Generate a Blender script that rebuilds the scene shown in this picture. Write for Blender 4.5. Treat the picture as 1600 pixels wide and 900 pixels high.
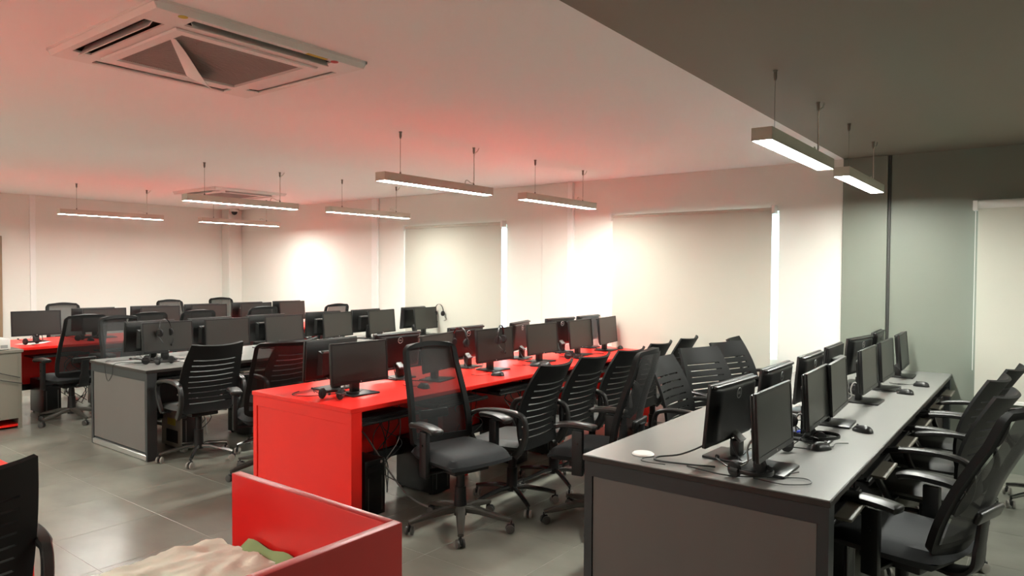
import bpy, bmesh, math, random
from mathutils import Matrix, Vector
from mathutils import noise as mnoise
random.seed(7)
for o in list(bpy.data.objects): bpy.data.objects.remove(o)
SC = bpy.context.scene
COL = SC.collection
PI = math.pi
rad = math.radians

# ------------------------------------------------------------ camera
CAMH = 1.58
yaw, pitch, roll = rad(37.355), rad(-1.461), rad(0.331)
fwd = Vector((-math.sin(yaw)*math.cos(pitch), math.cos(yaw)*math.cos(pitch), math.sin(pitch)))
rgt = Vector((math.cos(yaw), math.sin(yaw), 0)); upv = rgt.cross(fwd)
r2 = rgt*math.cos(roll)+upv*math.sin(roll); u2 = -rgt*math.sin(roll)+upv*math.cos(roll)
cam = bpy.data.objects.new('camera', bpy.data.cameras.new('camera'))
COL.objects.link(cam)
cam.matrix_world = Matrix(((r2.x, u2.x, -fwd.x, 0), (r2.y, u2.y, -fwd.y, 0), (r2.z, u2.z, -fwd.z, CAMH), (0, 0, 0, 1)))
cam.data.sensor_width = 36; cam.data.lens = 1097.6*36/1600
cam.data.clip_start = 0.05; cam.data.clip_end = 100
SC.camera = cam
# ------------------------------------------------------------ world, exposure
W = bpy.data.worlds.new('daylight'); SC.world = W; W.use_nodes = True
bg = W.node_tree.nodes['Background']
bg.inputs[0].default_value = (0.72, 0.93, 1.0, 1); bg.inputs[1].default_value = 2.4
SC.view_settings.view_transform = 'Standard'; SC.view_settings.look = 'None'
SC.view_settings.gamma = 1; SC.view_settings.use_curve_mapping = False
SC.view_settings.exposure = 1.6
LAMP = 46.0            # radiance of the LED diffusers
LAMPCOL = (0.985, 1.0, 0.92)

# ------------------------------------------------------------ materials
MATS = {}
def mat(name, col, rough=0.5, metal=0.0, var=0.06, scale=6.0, bump=0.0, bscale=200.0, spec=0.5, stretch=None):
    if name in MATS: return MATS[name]
    m = bpy.data.materials.new(name); m.use_nodes = True
    nt = m.node_tree; b = nt.nodes['Principled BSDF']
    b.inputs['Roughness'].default_value = rough; b.inputs['Metallic'].default_value = metal
    b.inputs['Specular IOR Level'].default_value = spec
    tc = nt.nodes.new('ShaderNodeTexCoord'); mp = nt.nodes.new('ShaderNodeMapping')
    if stretch: mp.inputs['Scale'].default_value = stretch
    nt.links.new(tc.outputs['Object'], mp.inputs[0])
    nz = nt.nodes.new('ShaderNodeTexNoise'); nz.inputs['Scale'].default_value = scale; nz.inputs['Detail'].default_value = 4
    nt.links.new(mp.outputs[0], nz.inputs['Vector'])
    cr = nt.nodes.new('ShaderNodeMix'); cr.data_type = 'RGBA'
    cr.inputs[6].default_value = (*[c*(1-var) for c in col], 1); cr.inputs[7].default_value = (*[min(1, c*(1+var)) for c in col], 1)
    nt.links.new(nz.outputs['Fac'], cr.inputs[0]); nt.links.new(cr.outputs[2], b.inputs['Base Color'])
    if bump:
        n2 = nt.nodes.new('ShaderNodeTexNoise'); n2.inputs['Scale'].default_value = bscale
        nt.links.new(tc.outputs['Object'], n2.inputs['Vector'])
        bp = nt.nodes.new('ShaderNodeBump'); bp.inputs['Strength'].default_value = bump; bp.inputs['Distance'].default_value = 0.002
        nt.links.new(n2.outputs['Fac'], bp.inputs['Height']); nt.links.new(bp.outputs[0], b.inputs['Normal'])
    MATS[name] = m; return m
def emis(name, col, s):
    m = bpy.data.materials.new(name); m.use_nodes = True; nt = m.node_tree
    e = nt.nodes.new('ShaderNodeEmission'); e.inputs[0].default_value = (*col, 1); e.inputs[1].default_value = s
    nt.links.new(e.outputs[0], nt.nodes['Material Output'].inputs[0]); MATS[name] = m; return m
def meshfab(name, col, op, wscale):
    m = bpy.data.materials.new(name); m.use_nodes = True; nt = m.node_tree; b = nt.nodes['Principled BSDF']
    b.inputs['Base Color'].default_value = (*col, 1); b.inputs['Roughness'].default_value = 0.6
    t = nt.nodes.new('ShaderNodeBsdfTransparent'); mx = nt.nodes.new('ShaderNodeMixShader')
    tc = nt.nodes.new('ShaderNodeTexCoord'); wv = nt.nodes.new('ShaderNodeTexWave'); wv.bands_direction = 'Z'
    wv.inputs['Scale'].default_value = wscale; wv.inputs['Distortion'].default_value = 0.6
    nt.links.new(tc.outputs['Object'], wv.inputs['Vector'])
    mr = nt.nodes.new('ShaderNodeMapRange'); mr.inputs[3].default_value = op-0.14; mr.inputs[4].default_value = op+0.14
    nt.links.new(wv.outputs['Fac'], mr.inputs[0]); nt.links.new(mr.outputs[0], mx.inputs[0])
    nt.links.new(t.outputs[0], mx.inputs[1]); nt.links.new(b.outputs[0], mx.inputs[2])
    nt.links.new(mx.outputs[0], nt.nodes['Material Output'].inputs[0]); MATS[name] = m; return m
def blindmat():
    m = bpy.data.materials.new('blind_fabric'); m.use_nodes = True; nt = m.node_tree; b = nt.nodes['Principled BSDF']
    b.inputs['Base Color'].default_value = (0.60, 0.585, 0.505, 1); b.inputs['Roughness'].default_value = 0.8
    t = nt.nodes.new('ShaderNodeBsdfTranslucent'); t.inputs[0].default_value = (0.8, 0.8, 0.72, 1)
    mx = nt.nodes.new('ShaderNodeMixShader'); mx.inputs[0].default_value = 0.06
    tc = nt.nodes.new('ShaderNodeTexCoord'); nz = nt.nodes.new('ShaderNodeTexNoise'); nz.inputs['Scale'].default_value = 400
    nt.links.new(tc.outputs['Object'], nz.inputs['Vector'])
    bp = nt.nodes.new('ShaderNodeBump'); bp.inputs['Strength'].default_value = 0.05; nt.links.new(nz.outputs['Fac'], bp.inputs['Height'])
    nt.links.new(bp.outputs[0], b.inputs['Normal'])
    nt.links.new(b.outputs[0], mx.inputs[1]); nt.links.new(t.outputs[0], mx.inputs[2])
    nt.links.new(mx.outputs[0], nt.nodes['Material Output'].inputs[0]); MATS['blind'] = m
def glassmat():
    m = bpy.data.materials.new('window_glass'); m.use_nodes = True; nt = m.node_tree
    b = nt.nodes['Principled BSDF']; b.inputs['Roughness'].default_value = 0.02
    b.inputs['Base Color'].default_value = (0.9, 0.97, 1, 1)
    t = nt.nodes.new('ShaderNodeBsdfTransparent'); t.inputs[0].default_value = (0.92, 0.97, 0.98, 1)
    mx = nt.nodes.new('ShaderNodeMixShader'); mx.inputs[0].default_value = 0.08
    nt.links.new(t.outputs[0], mx.inputs[1]); nt.links.new(b.outputs[0], mx.inputs[2])
    nt.links.new(mx.outputs[0], nt.nodes['Material Output'].inputs[0]); MATS['glass'] = m
blindmat(); glassmat()
M_WALL = mat('white_wall_paint', (0.83, 0.815, 0.755), 0.6, var=0.02, scale=1.2, bump=0.05)
M_TRIM = mat('white_gloss_trim', (0.90, 0.89, 0.86), 0.35, var=0.02)
M_CEIL = mat('white_ceiling_paint', (0.955, 0.95, 0.925), 0.7, var=0.02, scale=0.8)
M_DWALL = mat('grey_green_wall_paint', (0.215, 0.235, 0.195), 0.5, var=0.03, scale=1.2)
M_DTRIM = mat('dark_wall_groove', (0.045, 0.045, 0.04), 0.5)
M_DCEIL = mat('grey_ceiling_paint', (0.235, 0.21, 0.165), 0.65, var=0.03, scale=0.8)
M_TILE = mat('grey_floor_tile', (0.215, 0.213, 0.178), 0.24, var=0.34, scale=1.9, stretch=(1, 1.8, 1), spec=0.55)
M_GROUT = mat('light_grout', (0.34, 0.32, 0.27), 0.7)
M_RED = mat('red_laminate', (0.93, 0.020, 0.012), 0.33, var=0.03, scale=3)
M_RED_SHADED = mat('shaded_red_laminate', (0.58, 0.010, 0.008), 0.3, var=0.03, scale=3)  # red laminate darkened to carry the shade on the partition desk
M_GTOP = mat('grey_laminate_top', (0.23, 0.228, 0.215), 0.27, var=0.05, scale=5, stretch=(1, 0.2, 1))
M_GEDGE = mat('dark_edge_band', (0.028, 0.022, 0.018), 0.45)
M_GFRAME = mat('charcoal_powder_coat', (0.034, 0.037, 0.038), 0.42)
M_GPANEL = mat('taupe_panel', (0.135, 0.122, 0.110), 0.5, var=0.05, scale=2.5, stretch=(3, 1, 0.4))
M_DARKP = mat('dark_modesty_panel', (0.03, 0.03, 0.03), 0.5)
M_ALU = mat('brushed_aluminium', (0.62, 0.61, 0.58), 0.35, metal=0.8)
M_BLK = mat('black_plastic', (0.006, 0.006, 0.006), 0.48, var=0.15, bump=0.03)
M_BLK2 = mat('satin_black_plastic', (0.009, 0.0085, 0.008), 0.36, var=0.1)
M_ARM = mat('worn_black_armrest', (0.018, 0.017, 0.016), 0.36, var=0.2)
M_CHAIRB = mat('black_backrest_plastic', (0.009, 0.009, 0.0088), 0.55, var=0.12, spec=0.2)
M_SEATF = mat('charcoal_seat_fabric', (0.017, 0.019, 0.021), 0.8, var=0.15, scale=30, bump=0.3, bscale=700)
M_SEATL = mat('dark_grey_seat_vinyl', (0.024, 0.024, 0.021), 0.6, var=0.1, scale=12)
M_CHROME = mat('dark_chrome', (0.16, 0.155, 0.15), 0.22, metal=0.9)
M_PLB = mat('dusty_plastic_base', (0.055, 0.049, 0.040), 0.5, var=0.3, scale=14)
M_WHEEL = mat('grey_caster_wheel', (0.06, 0.056, 0.05), 0.5, var=0.3, scale=20)
M_WHEELP = mat('pale_caster_wheel', (0.26, 0.245, 0.215), 0.5, var=0.2, scale=20)
M_SCREEN = mat('dark_lcd_screen', (0.024, 0.024, 0.020), 0.36, var=0.02, spec=0.6)
M_BEZEL = mat('black_bezel', (0.008, 0.008, 0.0078), 0.36, var=0.08)
M_MBACK = mat('monitor_back_plastic', (0.007, 0.007, 0.0068), 0.36, var=0.1)
M_NECK = mat('grey_neck_plastic', (0.10, 0.10, 0.095), 0.38)
M_SILV = mat('silver_print', (0.40, 0.40, 0.39), 0.35, metal=0.3)
M_CABLE = mat('black_cable_rubber', (0.012, 0.012, 0.012), 0.5)
M_GCABLE = mat('grey_cable_rubber', (0.28, 0.27, 0.25), 0.5)
M_BLUE = mat('blue_connector', (0.02, 0.05, 0.5), 0.4)
M_FOAM = mat('black_ear_foam', (0.016, 0.015, 0.015), 0.9, bump=0.4, bscale=500)
M_WHITE = mat('white_plastic', (0.80, 0.79, 0.75), 0.4, var=0.02)
M_TRAY = mat('brown_grey_tray', (0.12, 0.108, 0.085), 0.5, var=0.1)
M_BEIGE = mat('beige_metal', (0.36, 0.335, 0.27), 0.5, var=0.08)
M_ACW = mat('white_ac_plastic', (0.86, 0.83, 0.79), 0.45, var=0.02)
M_ACG = mat('grey_ac_grille', (0.36, 0.34, 0.31), 0.55, var=0.06)
M_HOLE = mat('dark_vent_opening', (0.02, 0.018, 0.016), 0.8)
M_CAB = mat('grey_beige_cabinet', (0.24, 0.222, 0.18), 0.45, var=0.05, stretch=(3, 1, 0.5))
M_LHOUS = mat('lamp_housing', (0.62, 0.58, 0.49), 0.5)
M_STEEL = mat('steel_wire', (0.22, 0.20, 0.17), 0.4, metal=0.6)
M_WIREW = mat('white_lamp_flex', (0.72, 0.69, 0.62), 0.5)
M_CLOTH = mat('cream_woven_sheet', (0.82, 0.82, 0.68), 0.7, var=0.07, scale=9, bump=0.35, bscale=90)
M_GREEN = mat('green_hem', (0.24, 0.33, 0.13), 0.7)
M_PURP = mat('mauve_paper', (0.30, 0.17, 0.20), 0.6)
M_YEL = mat('yellow_sticker', (0.60, 0.52, 0.06), 0.5)
M_STR = mat('red_sticker', (0.55, 0.06, 0.05), 0.5)
M_BROWN = mat('brown_door_frame', (0.34, 0.22, 0.13), 0.5)
M_FMESH = meshfab('black_chair_mesh', (0.009, 0.009, 0.0086), 0.84, 110)
M_LED = emis('led_diffuser', LAMPCOL, LAMP)

# ------------------------------------------------------------ mesh builder
class MB:
    def __init__(s): s.v = []; s.f = []
    def add(s, vs, fs, M=None):
        k = len(s.v)
        s.v += [tuple(M @ Vector(p)) for p in vs] if M is not None else [tuple(p) for p in vs]
        s.f += [tuple(i+k for i in f) for f in fs]; return s
    def box(s, x0, x1, y0, y1, z0, z1, M=None):
        vs = [(x0, y0, z0), (x1, y0, z0), (x1, y1, z0), (x0, y1, z0), (x0, y0, z1), (x1, y0, z1), (x1, y1, z1), (x0, y1, z1)]
        return s.add(vs, [(0, 3, 2, 1), (4, 5, 6, 7), (0, 1, 5, 4), (1, 2, 6, 5), (2, 3, 7, 6), (3, 0, 4, 7)], M)
    def rbox(s, x0, x1, y0, y1, z0, z1, b=0.004, seg=2, M=None):
        bm = bmesh.new(); bmesh.ops.create_cube(bm, size=1)
        for v in bm.verts:
            v.co = ((x0+x1)/2+v.co.x*(x1-x0), (y0+y1)/2+v.co.y*(y1-y0), (z0+z1)/2+v.co.z*(z1-z0))
        bmesh.ops.bevel(bm, geom=bm.edges[:], offset=b, segments=seg, affect='EDGES', profile=0.5)
        return s.bm(bm, M)
    def bm(s, bm, M=None):
        bm.verts.index_update()
        s.add([v.co.copy() for v in bm.verts], [[v.index for v in f.verts] for f in bm.faces], M); bm.free(); return s
    def tube(s, pts, r, n=6, caps=True, closed=False):
        P = [Vector(p) for p in pts]; N = len(P)
        rr = r if isinstance(r, (list, tuple)) else [r]*N
        vs = []; fs = []
        t0 = (P[1]-P[0]).normalized(); ref = Vector((0, 0, 1)) if abs(t0.z) < 0.9 else Vector((1, 0, 0))
        u = t0.cross(ref).normalized()
        for i in range(N):
            t = (P[min(i+1, N-1)]-P[max(i-1, 0)])
            t = t.normalized() if t.length > 1e-9 else t0
            u = (u-t*u.dot(t)); u = u.normalized() if u.length > 1e-6 else t.orthogonal().normalized()
            w = t.cross(u)
            for k in range(n):
                a = 2*PI*k/n; vs.append(P[i]+(u*math.cos(a)+w*math.sin(a))*rr[i])
        for i in range(N-1):
            for k in range(n):
                k2 = (k+1) % n; fs.append((i*n+k, i*n+k2, (i+1)*n+k2, (i+1)*n+k))
        if caps: fs.append(tuple(range(n))[::-1]); fs.append(tuple((N-1)*n+k for k in range(n)))
        return s.add(vs, fs)
    def ribbon(s, pts, side, w, t):
        # flat bar swept along pts; side = unit vector across its width
        P = [Vector(p) for p in pts]; N = len(P); S = Vector(side); vs = []; fs = []
        ww = w if isinstance(w, (list, tuple)) else [w]*N
        tt = t if isinstance(t, (list, tuple)) else [t]*N
        sec = [(-.5, -.25), (-.35, -.5), (.35, -.5), (.5, -.25), (.5, .25), (.35, .5), (-.35, .5), (-.5, .25)]
        for i in range(N):
            d = (P[min(i+1, N-1)]-P[max(i-1, 0)]).normalized(); nn = d.cross(S).normalized()
            for a, b in sec: vs.append(P[i]+S*a*ww[i]+nn*b*tt[i])
        for i in range(N-1):
            for k in range(8):
                k2 = (k+1) % 8; fs.append((i*8+k, i*8+k2, (i+1)*8+k2, (i+1)*8+k))
        fs.append(tuple(range(8))[::-1]); fs.append(tuple((N-1)*8+k for k in range(8)))
        return s.add(vs, fs)
    def lathe(s, prof, n=16, M=None):
        vs = []; fs = []
        for r, z in prof:
            for k in range(n): a = 2*PI*k/n; vs.append((r*math.cos(a), r*math.sin(a), z))
        for i in range(len(prof)-1):
            for k in range(n):
                k2 = (k+1) % n; fs.append((i*n+k, i*n+k2, (i+1)*n+k2, (i+1)*n+k))
        fs.append(tuple(range(n))[::-1]); fs.append(tuple((len(prof)-1)*n+k for k in range(n)))
        return s.add(vs, fs, M)
    def sheet(s, fn, nu, nv, skip=None, th=0.01, M=None):
        bm = bmesh.new(); g = [[bm.verts.new(fn(-1+2*i/nu, j/nv)) for i in range(nu+1)] for j in range(nv+1)]
        for j in range(nv):
            for i in range(nu):
                if skip and skip(-1+2*(i+.5)/nu, (j+.5)/nv, i, j): continue
                bm.faces.new((g[j][i], g[j][i+1], g[j+1][i+1], g[j+1][i]))
        for v in [v for v in bm.verts if not v.link_faces]: bm.verts.remove(v)
        bmesh.ops.recalc_face_normals(bm, faces=bm.faces[:])
        if th: bmesh.ops.solidify(bm, geom=bm.faces[:], thickness=th)
        return s.bm(bm, M)
    def mesh(s, name, m, smooth=40):
        me = bpy.data.meshes.new(name); me.from_pydata(s.v, [], s.f)
        bm = bmesh.new(); bm.from_mesh(me); bmesh.ops.recalc_face_normals(bm, faces=bm.faces[:]); bm.to_mesh(me); bm.free()
        if smooth:
            me.shade_smooth(); me.set_sharp_from_angle(angle=rad(smooth))
        me.materials.append(m); return me
    def obj(s, name, m, parent=None, loc=(0, 0, 0), rot=(0, 0, 0), smooth=40):
        o = bpy.data.objects.new(name, s.mesh(name, m, smooth)); COL.objects.link(o)
        o.location = loc; o.rotation_euler = rot
        if parent: o.parent = parent
        return o
def tag(o, label=None, cat=None, group=None, kind=None):
    if label: o['label'] = label
    if cat: o['category'] = cat
    if group: o['group'] = group
    if kind: o['kind'] = kind
    return o
def thing(name, loc=(0, 0, 0), rz=0.0):
    o = bpy.data.objects.new(name, None); COL.objects.link(o); o.location = loc; o.rotation_euler = (0, 0, rz)
    o.empty_display_size = 0.05; return o
KIDS = {}
def kids(o):
    return [c for c in bpy.data.objects if c.parent == o]
def copytree(o, parent=None):
    c = o.copy(); COL.objects.link(c)
    if parent: c.parent = parent
    for ch in (KIDS.setdefault(o.name, kids(o))): copytree(ch, c)
    return c
def T(x=0, y=0, z=0): return Matrix.Translation((x, y, z))
def R(a, ax): return Matrix.Rotation(rad(a), 4, ax)
def cr(pts, n=6):
    P = [Vector(p) for p in pts]; out = []
    for i in range(len(P)-1):
        p0 = P[max(i-1, 0)]; p1 = P[i]; p2 = P[i+1]; p3 = P[min(i+2, len(P)-1)]
        for k in range(n):
            t = k/n
            out.append(0.5*((2*p1)+(-p0+p2)*t+(2*p0-5*p1+4*p2-p3)*t*t+(-p0+3*p1-3*p2+p3)*t**3))
    out.append(P[-1]); return out

# ------------------------------------------------------------ the setting
XL, XR, YB, YF, ZC = -11.2, 2.8, 6.76, -4.0, 2.58
XD = -1.46          # where the paint turns from white to dark grey
fl = tag(MB().box(XL, XR, YF, YB, -0.12, -0.0012).obj('floor', M_GROUT, smooth=0), 'dark grey tiled office floor with thin pale joints', 'floor', kind='structure')
tm = MB().rbox(-.2992, .2992, -.2992, .2992, -.0045, 0, .0012, 1).mesh('floor_tile', M_TILE, 0)
tl = MB().rbox(-.2992, .2992, -.2992, .076, -.0045, 0, .0012, 1).mesh('floor_tile_cut', M_TILE, 0)
for i in range(-9, 12):
    for j in range(-3, 8):
        cx, cy = -5.72+.3+.6*i, 2.18+.3+.6*j
        if cx-.3 < XL: continue
        t = bpy.data.objects.new('floor_tile', tl if j == 7 else tm); COL.objects.link(t); t.parent = fl
        t.location = (cx, cy, 0)
bk = MB()
bk.box(-.298+XL+.3, -5.72+.6*12, YF, .376, -.0045, -.0006).box(-5.72+.6*12, XR, YF, YB, -.0045, -.0006)
o = bk.obj('floor_tile_field', M_TILE, fl, smooth=0); o['kind'] = 'stuff'
tag(MB().box(XL, XD, YF, YB+.2, ZC, ZC+.15).obj('ceiling', M_CEIL, smooth=0), 'white painted ceiling tinted pink by the red desks', 'ceiling', kind='structure')
tag(MB().box(XD, XR, YF, YB+.2, ZC, ZC+.15).obj('ceiling_grey', M_DCEIL, smooth=0), 'dark grey painted strip of ceiling on the right', 'ceiling', kind='structure')
tag(MB().box(XL-.2, XL, YF-.2, YB+.2, -.12, ZC+.15).obj('wall_left', M_WALL, smooth=0), 'plain cream white wall on the far left', 'wall', kind='structure')
tag(MB().box(XR, XR+.2, YF-.2, YB+.2, -.12, ZC+.15).obj('wall_right', M_DWALL, smooth=0), 'grey wall outside the right edge', 'wall', kind='structure')
tag(MB().box(XL, XR, YF-.2, YF, -.12, ZC+.15).obj('wall_front', M_WALL, smooth=0), 'white wall behind the viewer', 'wall', kind='structure')
WIN = [(-6.985, -5.243, .75, 2.135), (-3.765, -2.015, .75, 2.15), (-.44, 1.6, .75, 2.12)]
def wallwin(x0, x1, wins):
    m = MB(); x = x0
    for a, b, z0, z1 in wins:
        m.box(x, a, YB, YB+.2, -.12, ZC+.15); m.box(a, b, YB, YB+.2, -.12, z0); m.box(a, b, YB, YB+.2, z1, ZC+.15); x = b
    return m.box(x, x1, YB, YB+.2, -.12, ZC+.15)
tag(wallwin(XL, XD, WIN[:2]).obj('wall_back', M_WALL, smooth=0), 'cream white window wall behind the desks', 'wall', kind='structure')
tag(wallwin(XD, XR, WIN[2:]).obj('wall_back_grey', M_DWALL, smooth=0), 'grey green painted end of the window wall', 'wall', kind='structure')
for i, (a, b, z0, z1) in enumerate(WIN):
    w = tag(thing('window_%d' % (i+1), ((a+b)/2, YB+.12, z0)), ['bright window hidden behind the left roller blind', 'bright window hidden behind the middle roller blind', 'bright window hidden behind the right roller blind'][i], 'window', kind='structure')
    hw = (b-a)/2; h = z1-z0
    m = MB()
    for q in ((-hw, -hw+.03, 0, h), (hw-.03, hw, 0, h), (-hw, hw, 0, .04), (-hw, hw, h-.04, h), (-.02, .02, 0, h)): m.box(q[0], q[1], -.02, .02, q[2], q[3])
    m.obj('window_frame', M_TRIM, w, smooth=0)
    for s in (-1, 1):
        MB().box(min(s*.02, s*(hw-.03)), max(s*.02, s*(hw-.03)), -.003, .003, .04, h-.04).obj('pane', MATS['glass'], w, smooth=0)
def trim(n, x0, x1, y0, y1, z0, z1, m, lab):
    tag(MB().rbox(x0, x1, y0, y1, z0, z1, .004, 1).obj('trim_%d' % n, m), lab, 'trim', kind='structure')
trim(1, -7.65, -7.53, YB-.035, YB, 0, ZC, M_TRIM, 'white vertical trim left of the left blind')
trim(2, -4.345, -4.275, YB-.045, YB, 0, ZC, M_TRIM, 'white vertical trim between the two left blinds')
trim(3, -4.71, -4.345, YB-.018, YB, 0, ZC, M_WALL, 'shallow white wall panel beside the middle trim')
trim(4, XD, -1.105, YB-.03, YB, 0, ZC, M_DWALL, 'shallow grey green wall panel behind the front grey desk')
trim(5, -1.105, -1.082, YB-.012, YB, 0, ZC, M_DTRIM, 'thin dark vertical strip on the grey wall')
trim(6, XL, -10.98, 6.52, YB, 0, ZC, M_WALL, 'boxed pipe casing in the far left corner')
trim(7, XL, XL+.012, 3.68, 3.75, 0, ZC, M_TRIM, 'faint vertical joint strip on the left wall')
trim(8, XL, XL+.02, 3.28, 3.35, 0, 2.0, M_BROWN, 'brown door frame edge on the left wall')

# ------------------------------------------------------------ roller blinds
def blind(x0, x1, zt, zb, lab, rT):
    t = tag(thing('roller_blind', ((x0+x1)/2, YB-.05, zb)), lab, 'blind', 'cream roller blinds on the window wall')
    hw = (x1-x0)/2; h = zt-zb
    MB().box(-hw, hw, -.0015, .0015, 0.02, h).obj('fabric', MATS['blind'], t, smooth=0)
    MB().tube([(-hw-.005, .01, h+rT*.4), (hw+.005, .01, h+rT*.4)], rT, 14).obj('roller_tube', M_LHOUS if rT < .03 else M_WHITE, t)
    MB().rbox(-hw, hw, -.008, .008, 0, .03, .003, 1).obj('bottom_bar', M_WHITE, t)
    for s in (-1, 1):
        MB().rbox(min(s*hw, s*(hw+.035)), max(s*hw, s*(hw+.035)), -.03, .05, h-.035, h+.045, .004, 1).obj('bracket', M_WHITE, t)
    MB().tube([(-hw-.015, -.01, h-.03), (-hw-.015, -.012, h*.5), (-hw-.015, -.01, .25)], .003, 5).obj('chain', M_WHITE, t)
blind(-6.945, -5.285, 2.135, .55, 'left roller blind, cream, behind the left grey desk', .022)
blind(-3.755, -2.065, 2.155, .55, 'middle roller blind, cream, largest in full view behind the red desk', .018)
blind(-.455, 1.65, 2.11, .55, 'right roller blind with a fat roller, cut by the frame edge', .035)

# ------------------------------------------------------------ lamps
def make_lamp():
    t = thing('pendant_lamp')
    L, w, h = 1.21, .098, .062      # long axis y; origin at underside centre
    m = MB(); m.box(-w/2, w/2, -L/2, L/2, .012, h)
    m.box(-w/2, -w/2+.004, -L/2, L/2, 0, .012).box(w/2-.004, w/2, -L/2, L/2, 0, .012).box(-w/2, w/2, -L/2, -L/2+.004, 0, .012).box(-w/2, w/2, L/2-.004, L/2, 0, .012)
    m.obj('housing', M_LHOUS, t, smooth=0)
    MB().box(-w/2+.005, w/2-.005, -L/2+.005, L/2-.005, .002, .010).obj('diffuser', M_LED, t, smooth=0)
    top = ZC-LZ
    for s, y in ((-1, -.41), (1, .41)):
        wr = MB().tube([(0, y, h), (0, y, top-.02)], .0014, 5).obj('suspension_wire', M_STEEL, t)
        MB().lathe([(.012, top-.006), (.012, top), (.011, top)], 10, T(0, y, 0)).lathe([(.005, top-.05), (.009, top-.035), (.009, top-.004)], 10, T(0, y, 0)).obj('ceiling_grip', M_STEEL, wr)
        MB().lathe([(.007, h), (.007, h+.012), (.003, h+.022)], 8, T(0, y, 0)).obj('lower_grip', M_STEEL, wr)
    p = [(0.012, .29, h), (.01, .30, h+.03), (.006, .33, h+.035), (.004, .37, h+.02), (.006, .405, h+.03), (.005, .41, h+.12), (.004, .412, top-.06), (.02, .43, top-.03), (.022, .45, top)]
    MB().tube(cr(p, 4), .0035, 6).obj('power_flex', M_WIREW, t)
    return t
LZ = 2.206
lamp0 = make_lamp()
LP = [(-1.10, 4.0, 'front right pendant lamp, nearest the camera under the grey ceiling'), (-1.09, 5.58, 'rear right pendant lamp under the grey ceiling by the wall'),
      (-3.76, 3.99, 'near pendant lamp over the middle red desk'), (-3.72, 5.62, 'far pendant lamp over the middle red desk, before the middle window'),
      (-6.36, 3.94, 'near pendant lamp over the left grey desk, before the ceiling cassette'), (-6.3, 5.52, 'far pendant lamp over the left grey desk, by the left blind'),
      (-9.22, 3.93, 'leftmost pendant lamp, over the far red desk'), (-9.12, 5.6, 'small far pendant lamp over the far red desk, near the corner'),
      (-3.8, -.9, 'pendant lamp outside the frame over the near left red desk'), (-6.45, -.9, 'pendant lamp outside the frame further left'),
      (-6.45, .72, 'pendant lamp outside the frame left of the near cassette'), (-9.2, .72, 'pendant lamp outside the frame by the left wall'), (-9.2, -.9, 'pendant lamp outside the frame in the near left corner'),
      (-3.8, -2.6, 'unseen pendant lamp added at the far end of the near red desk for more red bounce'),  # added out of view to strengthen the red bounce onto the ceiling
      (-1.75, -1.2, 'unseen pendant lamp added near the low partitioned desk to light the cloth'),  # added lamp, placed out of view to brighten the cloth sheet
      (1.55, 4.0, 'pendant lamp outside the frame to the right'), (1.55, 5.6, 'pendant lamp outside the frame before the right blind')]
for i, (x, y, lab) in enumerate(LP):
    o = lamp0 if i == 0 else copytree(lamp0)
    o.location = (x, y, LZ); tag(o, lab, 'lamp', 'LED bar pendant lamps')

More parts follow.
